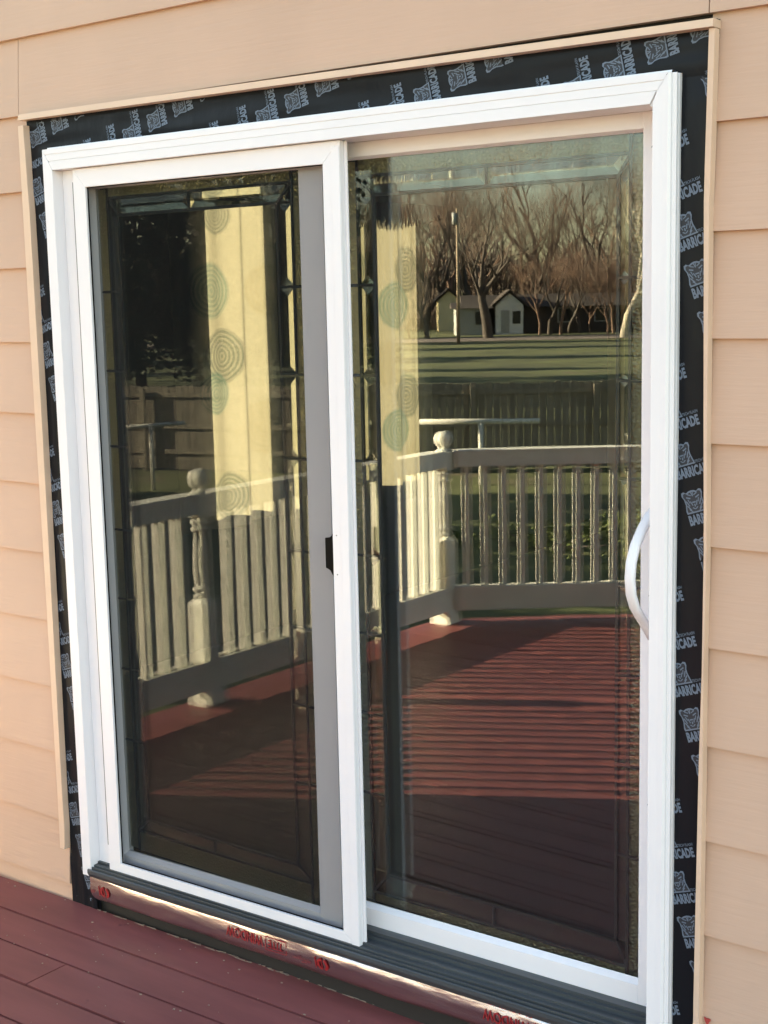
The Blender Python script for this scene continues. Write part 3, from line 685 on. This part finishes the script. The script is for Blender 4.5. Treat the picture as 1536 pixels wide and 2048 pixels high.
# ------------------------------------------------------------------ deck railing (seen mirrored in the glass)
def post_mesh():
    mb = MB(); h = .045
    mb.box(-h, h, -h, h, 0, .45); 
    mb.add([(-h,-h,.4501),(h,-h,.4501),(h,h,.4501),(-h,h,.4501),(-.03,-.03,.475),(.03,-.03,.475),(.03,.03,.475),(-.03,.03,.475)], [(0,1,5,4),(1,2,6,5),(2,3,7,6),(3,0,4,7),(4,5,6,7)])
    mb.lathe([(.026,.474),(.036,.482),(.036,.490),(.025,.498),(.038,.512),(.038,.520),(.027,.530),(.031,.56),(.034,.62),(.031,.68),(.026,.74),(.024,.765),(.036,.775),(.036,.785),(.026,.795),(.038,.808),(.038,.816),(.028,.826),(.03,.838)], 0, 0)
    mb.box(-h, h, -h, h, .836, .932)
    return mb.mesh('post', [M['rail']])
def finial_mesh():
    mb = MB(); mb.lathe([(.034,.9325),(.036,.940),(.026,.948),(.020,.956),(.023,.962),(.034,.972),(.041,.988),(.043,1.002),(.041,1.016),(.033,1.03),(.020,1.040),(.006,1.044)], 0, 0); return mb.mesh('finial', [M['rail']])
def foot_mesh():
    mb = MB(); h = .056; mb.box(-h, h, -h, h, .001, .050)
    mb.add([(-h,-h,.0502),(h,-h,.0502),(h,h,.0502),(-h,h,.0502),(-.0455,-.0455,.075),(.0455,-.0455,.075),(.0455,.0455,.075),(-.0455,.0455,.075)], [(0,1,5,4),(1,2,6,5),(2,3,7,6),(3,0,4,7),(4,5,6,7)])
    return mb.mesh('post_base', [M['rail']])
PM, FM, BM_ = post_mesh(), finial_mesh(), foot_mesh()
mb = MB(); mb.box(-.019, .019, -.019, .019, .195, .862); BAL = mb.mesh('baluster', [M['rail']])
def add_obj(name, me, parent, loc, rz=0):
    o = bpy.data.objects.new(name, me); C.objects.link(o); o.parent = parent; o.location = loc; o.rotation_euler = (0, 0, rz); return o
def railing(p0, p1, posts, label, side, spacing=.1, first=.03, upper=False, group=None):
    p0 = Vector(p0); p1 = Vector(p1); d = (p1-p0); L = d.length; ang = math.atan2(d.y, d.x)
    root = empty('deck_railing', (p0.x, p0.y, 0), label, 'railing', group, rz=ang)
    def lb(name, x0, x1, y0, y1, z0, z1):
        mb = MB(); mb.box(x0, x1, y0, y1, z0, z1); o = bpy.data.objects.new(name, mb.mesh(name, [M['rail']])); C.objects.link(o); o.parent = root; return o
    s = side
    cuts = sorted(posts); edges = []
    a = 0
    for c in cuts:
        if c-.047 > a+.02: edges.append((a, c-.047))
        a = c+.047
    if L > a+.02: edges.append((a, L))
    for a, b in edges:
        lb('top_rail', a, b, *(sorted((-.045*s, -.020*s))), .855, .925)     # board on the deck side... outer
        lb('top_rail', a, b, *(sorted((.020*s, .045*s))), .853, .926)
        lb('cap_rail', a, b, -.048, .048, .9265, .940)
        lb('bottom_rail', a, b, *(sorted((.0205*s, .045*s))), .072, .200)
        lb('bottom_rail', a, b, *(sorted((-.045*s, -.0205*s))), .072, .196)
        if upper: lb('hand_rail', a, b, -.02, .02, 1.05, 1.20)
    t = first
    while t < L:
        if all(abs(t-c) > .062 for c in cuts): add_obj('baluster', BAL, root, (t, 0, 0))
        t += spacing
    for c in cuts:
        if c > L+.01: continue
        p = add_obj('post', PM, root, (c, 0, 0)); add_obj('finial', FM, p, (0, 0, 0)); add_obj('post_base', BM_, p, (0, 0, 0))
    return root
railing((-1.215, -.03), (-1.215, -3.37), [1.60, 3.34], 'white deck railing running out from the house wall, with ball topped turned posts', 1, first=.06)
railing((-1.175, -3.42), (1.60, -5.68), [1.80, 3.57], 'white deck railing slanting across the far corner of the deck', 1, first=.06)

# ------------------------------------------------------------------ yard
def fence(p0, p1, h, label, gap=.012):
    p0 = Vector(p0); p1 = Vector(p1); d = p1-p0; L = d.length
    root = empty('yard_fence', (p0.x, p0.y, GZ), label, 'fence', None, rz=math.atan2(d.y, d.x))
    rr = random.Random(11); mb = MB(); x = 0
    while x < L:
        w_ = .138; hh = h+rr.uniform(-.02, .02); y = rr.uniform(-.004, .004); z0 = rr.uniform(.02, .05)
        mb.hull([(x, y, z0), (x+w_, y, z0), (x+w_, y, hh-.03), (x+w_-.03, y, hh), (x+.03, y, hh), (x, y, hh-.03)], [(x, y+.018, z0), (x+w_, y+.018, z0), (x+w_, y+.018, hh-.03), (x+w_-.03, y+.018, hh), (x+.03, y+.018, hh), (x, y+.018, hh-.03)])
        x += w_+gap
    def ch(name, mb):
        o = bpy.data.objects.new(name, mb.mesh(name, [M['fence']])); C.objects.link(o); o.parent = root
    ch('board_panel', mb)
    for z in (.35, h*.5, h-.22): mb = MB(); mb.box(0, L, .026, .064, z, z+.09); ch('rail', mb)
    x = 0
    while x < L: mb = MB(); mb.box(x, x+.09, .066, .15, -.1, h-.05); ch('fence_post', mb); x += 2.4
    return root
fence((-27.5, -14.3), (-14.3, -18.45), 1.72, 'sunlit length of weathered board fence, left of the yard corner')
fence((-14.2, -18.6), (-2.5, -27.6), 1.72, 'shaded length of weathered board fence behind the clothesline')
def tee(x, y, ax, ay, bx_, by_, h, ha, r, label):
    root = empty('clothesline_post', (x, y, GZ), label, 'clothesline post', 'clothesline posts')
    mb = MB(); mb.tube([(x, y, GZ-.1), (x, y, GZ+h)], r, 10); mb.build('upright', M['metal'], root)
    mb = MB(); mb.tube([(ax, ay, GZ+ha), (bx_, by_, GZ+h+.02)], r*1.1, 10); mb.build('crossbar', M['metal'], root)
tee(-10.93, -18.37, -11.82, -17.72, -10.10, -19.05, 1.12, 1.17, .045, 'pale metal clothesline post with a wide crossbar, in the middle of the yard')
tee(-15.88, -15.05, -16.45, -14.62, -15.38, -15.45, 1.20, 1.15, .035, 'dull clothesline post with a short crossbar, near the board fence')
def chl(root, name, mb, m):
    o = bpy.data.objects.new(name, mb.mesh(name, m if isinstance(m, list) else [m])); C.objects.link(o); o.parent = root; return o
def leaf_cloud(mb, n, fn, size, rr, m=0):
    for _ in range(n):
        x, y, z = fn(rr); s = size*rr.uniform(.6, 1.4)
        a = Vector((rr.gauss(0, 1), rr.gauss(0, 1), rr.gauss(0, .7))).normalized(); b = a.orthogonal().normalized(); b = (b + a.cross(b)*rr.uniform(-1, 1)).normalized()
        p = Vector((x, y, z)); mb.add([p-a*s, p+b*s*.45, p+a*s, p-b*s*.45], [(0, 1, 2, 3)], m)
def evergreen_meshes(seed, H, Rr):
    rr = random.Random(seed); mb = MB()
    clumps = [(rr.uniform(.05, .98), rr.uniform(0, 6.28), rr.uniform(.55, 1.0)) for _ in range(150)]
    def f(r):
        h, a, q = r.choice(clumps); rad = Rr*(1-h)**.75*q+.15
        return (rad*math.cos(a)+r.gauss(0, .32), rad*math.sin(a)+r.gauss(0, .32), .5+h*(H-.6)+r.gauss(0, .25))
    leaf_cloud(mb, 9000, f, .17, rr)
    t = MB(); t.tube([(0, 0, -.1), (0, 0, H*.9)], [.22, .03], 7)
    return mb.mesh('crown', [M['everg']]), t.mesh('trunk', [M['bark']])
EV = [evergreen_meshes(s, h, r) for s, h, r in ((1, 11, 2.6), (2, 12.5, 3.0))]
evs = [(-37.5, -25.5, 0), (-34.5, -29.0, 1), (-35.5, -33.0, 0), (-34.0, -36.0, 1), (-40.5, -30.5, 1), (-41, -24, 0), (-31.5, -38.5, 0), (-44, -37, 1)]
for t in (2.6, 3.7, 4.8, 6.0, 7.1, 8.3, 9.4, 10.6, 11.8, 13.0, 14.3):  # unseen row, added to throw shade over the yard
    r = empty('evergreen_tree', (-24+t*.5, -12+t*.867, GZ), 'unseen short clipped evergreen in a row added to shade the yard', 'tree', 'clipped evergreens added to shade the yard', rz=t)
    add_obj('crown', EV[0][0], r, (0, 0, 0)); add_obj('trunk', EV[0][1], r, (0, 0, 0)); r.scale = (.5, .5, .44+.03*(t % 2))
for i, (x, y, k) in enumerate(evs):
    r = empty('evergreen_tree', (x, y, GZ), 'dense dark evergreen tree in the row beyond the board fence', 'tree', 'evergreens beyond the fence', rz=i*1.3)
    add_obj('crown', EV[k][0], r, (0, 0, 0)); add_obj('trunk', EV[k][1], r, (0, 0, 0)); r.scale = (1, 1, .9+.05*(i % 4))
# low sunlit shrubs between deck and fence
def shrub(x, y, rx, h, label, m='shrub', n=2600):
    r = empty('shrub', (x, y, GZ), label, 'shrub', None); rr = random.Random(int(x*10)); mb = MB()
    cl = [(rr.uniform(-1, 1), rr.uniform(-1, 1), rr.uniform(.1, 1)) for _ in range(30)]
    def f(q):
        a, b, c = q.choice(cl); return (a*rx+q.gauss(0, .12), b*rx*.6+q.gauss(0, .12), max(.02, c*h*(1-.5*(a*a+b*b)/2)+q.gauss(0, .08)))
    leaf_cloud(mb, n, f, .035, rr); o = chl(r, 'foliage', mb, M[m])
    mb = MB()
    for k in range(7): a = k*.9; mb.tube([(0, 0, 0), (rx*.6*math.cos(a), rx*.4*math.sin(a), h*.6)], [.02, .006], 5)
    chl(r, 'stem', mb, M['bark'])
shrub(-6.6, -13.4, 1.9, .26, 'low yellow green shrub in the sun beyond the slanting railing')
shrub(-5.0, -14.9, 1.5, .24, 'small olive shrub beside the low yellow green shrub')
shrub(-8.6, -12.6, .8, .22, 'dwarf pale green shrub nearer the clothesline post')

# ------------------------------------------------------------------ far side: bare trees, houses, pole
def bare_tree(seed, H, m1, m2, levels=7, spread=.55, fork=.35, r0=.45, ntw=3):
    rr = random.Random(seed); big = MB(); tw = MB()
    def seg(p, d, L, r, lv):
        n = 3 if lv < 3 else 2; pts = [p.copy()]; q = p.copy(); dd = d.copy()
        for i in range(n):
            dd = (dd + Vector((rr.gauss(0, .16), rr.gauss(0, .16), rr.gauss(.02, .10)))).normalized(); q = q + dd*L/n; pts.append(q.copy())
        rad = [r*(1-.4*i/n) for i in range(n+1)]
        (big if lv < 4 else tw).tube(pts, rad, 6 if lv < 2 else (4 if lv < 4 else 3), smooth=lv < 3, caps=False)
        if lv >= levels: return
        k = 3 if lv < 2 else ntw
        for i in range(k + (1 if rr.random() < .5 else 0)):
            a = rr.uniform(0, 6.283); o = dd.orthogonal().normalized(); o.rotate(Matrix.Rotation(a, 3, dd))
            sp_ = spread*rr.uniform(.5, 1.3); nd = (dd*math.cos(sp_)+o*math.sin(sp_)); nd.z += .12; nd.normalize()
            t = rr.uniform(.55, 1); idx = min(n, max(1, int(t*n+.5)))
            seg(pts[idx], nd, L*rr.uniform(.62, .85), rad[idx]*rr.uniform(.5, .72), lv+1)
    seg(Vector((0, 0, 0)), Vector((.02, 0, 1)), H*fork, r0, 0)
    return big.mesh('trunk', [m1]), tw.mesh('crown', [m2])
M['twig2'] = mat('red_twig', (.20, .12, .085), .9, var=.3, vscale=1)
TR = [bare_tree(21, 18, M['bark'], M['twig'], r0=.40, fork=.24), bare_tree(5, 19, M['bark'], M['twig2'], r0=.38, fork=.28), bare_tree(9, 16, M['twig2'], M['twig2'], r0=.25, fork=.30, spread=.45), bare_tree(33, 20, M['palebark'], M['palebark'], r0=.34, fork=.27, spread=.6, levels=5)]
def tree(name, k, x, y, s, label, group=None, rz=0):
    r = empty(name, (x, y, GZ), label, 'tree', group, rz=rz); r.scale = (s, s, s)
    add_obj('trunk', TR[k][0], r, (0, 0, 0)); add_obj('crown', TR[k][1], r, (0, 0, 0)); return r
tree('bare_tree', 0, -58.9, -91.8, 1.12, 'big dark bare tree with a forked trunk in front of the white gabled house', rz=.4)
tree('bare_tree', 3, -47.5, -93, .95, 'pale barked bare tree nearest the right edge of the glass', rz=2.0)
tree('bare_tree', 0, -66.5, -88.5, .95, 'slimmer dark bare tree left of the big forked one, beside the utility pole', rz=2.9)
rr = random.Random(17)
for row, (dist, n, s0) in enumerate(((146, 19, 1.15), (164, 22, 1.35), (186, 23, 1.6))):
    for i in range(n):
        a = R_(-37.6) ; off = (i-(n-1)/2)*5.6 + rr.uniform(-2.2, 2.2) - 2; b = -(dist-112)+rr.uniform(-5, 5)
        x, y = loc(off-6, b, -59.5, -92)
        tree('bare_tree', rr.choice((1, 1, 2, 2, 0)), x, y, s0*rr.uniform(.82, 1.12), 'bare brown tree in the wood behind the houses', 'bare trees of the wood behind the houses', rz=rr.uniform(0, 6.28))
# saplings and brush in front of the brown house
for i in range(25):
    x, y = loc(2.2+i*.9 if i < 20 else -13.5+(i-20)*1.5+rr.uniform(-.5, .5), rr.uniform(1.0, 6.5), -62.9, -101.3)
    tree('bare_tree', rr.choice((1, 2, 2)), x, y, rr.uniform(.38, .62), 'thin bare sapling standing before the far houses', 'saplings before the far houses', rz=rr.uniform(0, 6.28))
# thicket under the wood
mb = MB()
for _ in range(5200):
    x, y = loc(rr.uniform(-75, 70), -rr.uniform(32, 48), -59.5, -92); h = rr.uniform(1.2, 5.2)*(.6+.5*noise.noise(Vector((x*.08, y*.08, 0)))+.3)
    mb.tube([(x, y, GZ), (x+rr.gauss(0, .5), y+rr.gauss(0, .5), GZ+h)], [.055, .02], 3, smooth=False, caps=False)
tag(mb.build('thicket', M['twig']), 'brown leafless thicket under the far trees', 'thicket', kind='stuff')
RH = R_(-37.6)
def house(name, x, y, W, D, Hh, roofh, mw, label, wins_=(), gable_front=False):
    r = empty(name, (x, y, GZ), label, 'house', None, rz=RH)
    mb = MB(); mb.box(-W/2, W/2, -D, 0, 0, Hh)
    if gable_front: mb.hull([(-W/2, 0, Hh+.001), (W/2, 0, Hh+.001), (0, 0, Hh+roofh)], [(-W/2, -D, Hh+.001), (W/2, -D, Hh+.001), (0, -D, Hh+roofh)])
    chl(r, 'wall', mb, mw); mb = MB()
    if gable_front:
        for s in (-1, 1): mb.hull([(s*(W/2+.35), .35, Hh-.15), (0, .35, Hh+roofh+.12), (0, .35, Hh+roofh+.30), (s*(W/2+.35), .35, Hh+.03)], [(s*(W/2+.35), -D, Hh-.15), (0, -D, Hh+roofh+.12), (0, -D, Hh+roofh+.30), (s*(W/2+.35), -D, Hh+.03)])
    else: mb.hull([(-W/2-.4, .5, Hh+.002), (-W/2-.4, -D/2, Hh+roofh), (-W/2-.4, -D-.5, Hh+.002)], [(W/2+.4, .5, Hh+.002), (W/2+.4, -D/2, Hh+roofh), (W/2+.4, -D-.5, Hh+.002)])
    chl(r, 'roof', mb, M['roof'])
    for (a, b, c, d) in wins_:
        mb = MB(); mb.box(a-.1, b+.1, .003, .05, c-.1, d+.1); wn = chl(r, 'window', mb, M['hgrey'])
        mb = MB(); mb.box(a, b, .052, .06, c, d); chl(wn, 'pane', mb, M['win'])
    return r
house('far_house', -60.5, -105.0, 15.5, 6, 2.3, 1.1, M['hdark'], 'long low brown house in the shade at the edge of the wood', ((.3, 1.5, 1, 2.1), (3.5, 4.7, 1, 2.1)))
house('far_house', -65.3, -99.2, 2.8, 4, 2.3, .5, M['hgrey'], 'grey walled small house wing behind the utility pole', ((.2, 1.0, .9, 2.0),))
p = house('far_house', -62.9, -101.3, 2.4, 4, 2.5, 1.05, M['hwhite'], 'white gabled house front between the big tree and the brown house', (), True)
mb = MB(); mb.box(-.75, .0, .004, .06, .15, 2.1); dr = chl(p, 'door', mb, M['hgrey']); mb = MB(); mb.box(.25, .95, .004, .05, .9, 2.0); chl(p, 'window', mb, M['win'])
p = house('far_house', -76.3, -111.5, 2.1, 5, 3.0, .9, M['hyel'], 'pale yellow house catching the sun beyond the bare trees', (), True)
up_ = empty('utility_pole', (-53.9, -80.4, GZ), 'wooden utility pole standing at the edge of the road', 'utility pole')
mb = MB(); mb.tube([(-53.9, -80.4, GZ), (-53.95, -80.45, GZ+9.5)], [.13, .08], 8); mb.build('pole', M['pole'], up_)
mb = MB(); mb.tube([(-54.1, -80.3, GZ+8.4), (-54.1, -80.3, GZ+9.2)], .16, 8); mb.build('transformer', M['hgrey'], up_)
# evergreens added out of view on the sun side to band the far lawn with shade
for i, (x, y, k) in enumerate(((-78, -40, 1.3), (-87, -51, 1.4), (-69, -31, 1.1), (-96, -58, 1.5), (-83, -33, 1.2), (-104, -69, 1.5))):
    r = empty('evergreen_tree', (x, y, GZ), 'unseen tall evergreen added to cast shadow across the far lawn', 'tree', 'evergreens added to shade the far lawn', rz=i)
    add_obj('crown', EV[1][0], r, (0, 0, 0)); add_obj('trunk', EV[1][1], r, (0, 0, 0)); r.scale = (k, k, k)
# the distant wood that closes the view
M['farwood'] = mat('far_wood', (.065, .048, .04), .9, var=.3, vscale=.5)
mb = MB()
for _ in range(9000):
    a = rr.uniform(-95, 95); x, y = loc(a, -rr.uniform(88, 112), -59.5, -92); h = (15 + 4.5*noise.noise(Vector((a*.09, 1, 0))) + 2*noise.noise(Vector((a*.5, 3, 0))))*rr.uniform(.55, 1.05)
    z0 = GZ + rr.uniform(0, .55)*h; L_ = rr.uniform(.25, .5)*h; z1 = min(GZ+h, z0+L_)
    mb.tube([(x, y, z0), (x+rr.gauss(0, .9), y, (z0+z1)/2), (x+rr.gauss(0, 1.9), y+rr.gauss(0, .5), z1)], [.13, .08, .03], 3, smooth=False, caps=False)
tag(mb.build('wood', M['farwood']), 'dense brown leafless wood closing off the horizon', 'wood', kind='stuff')
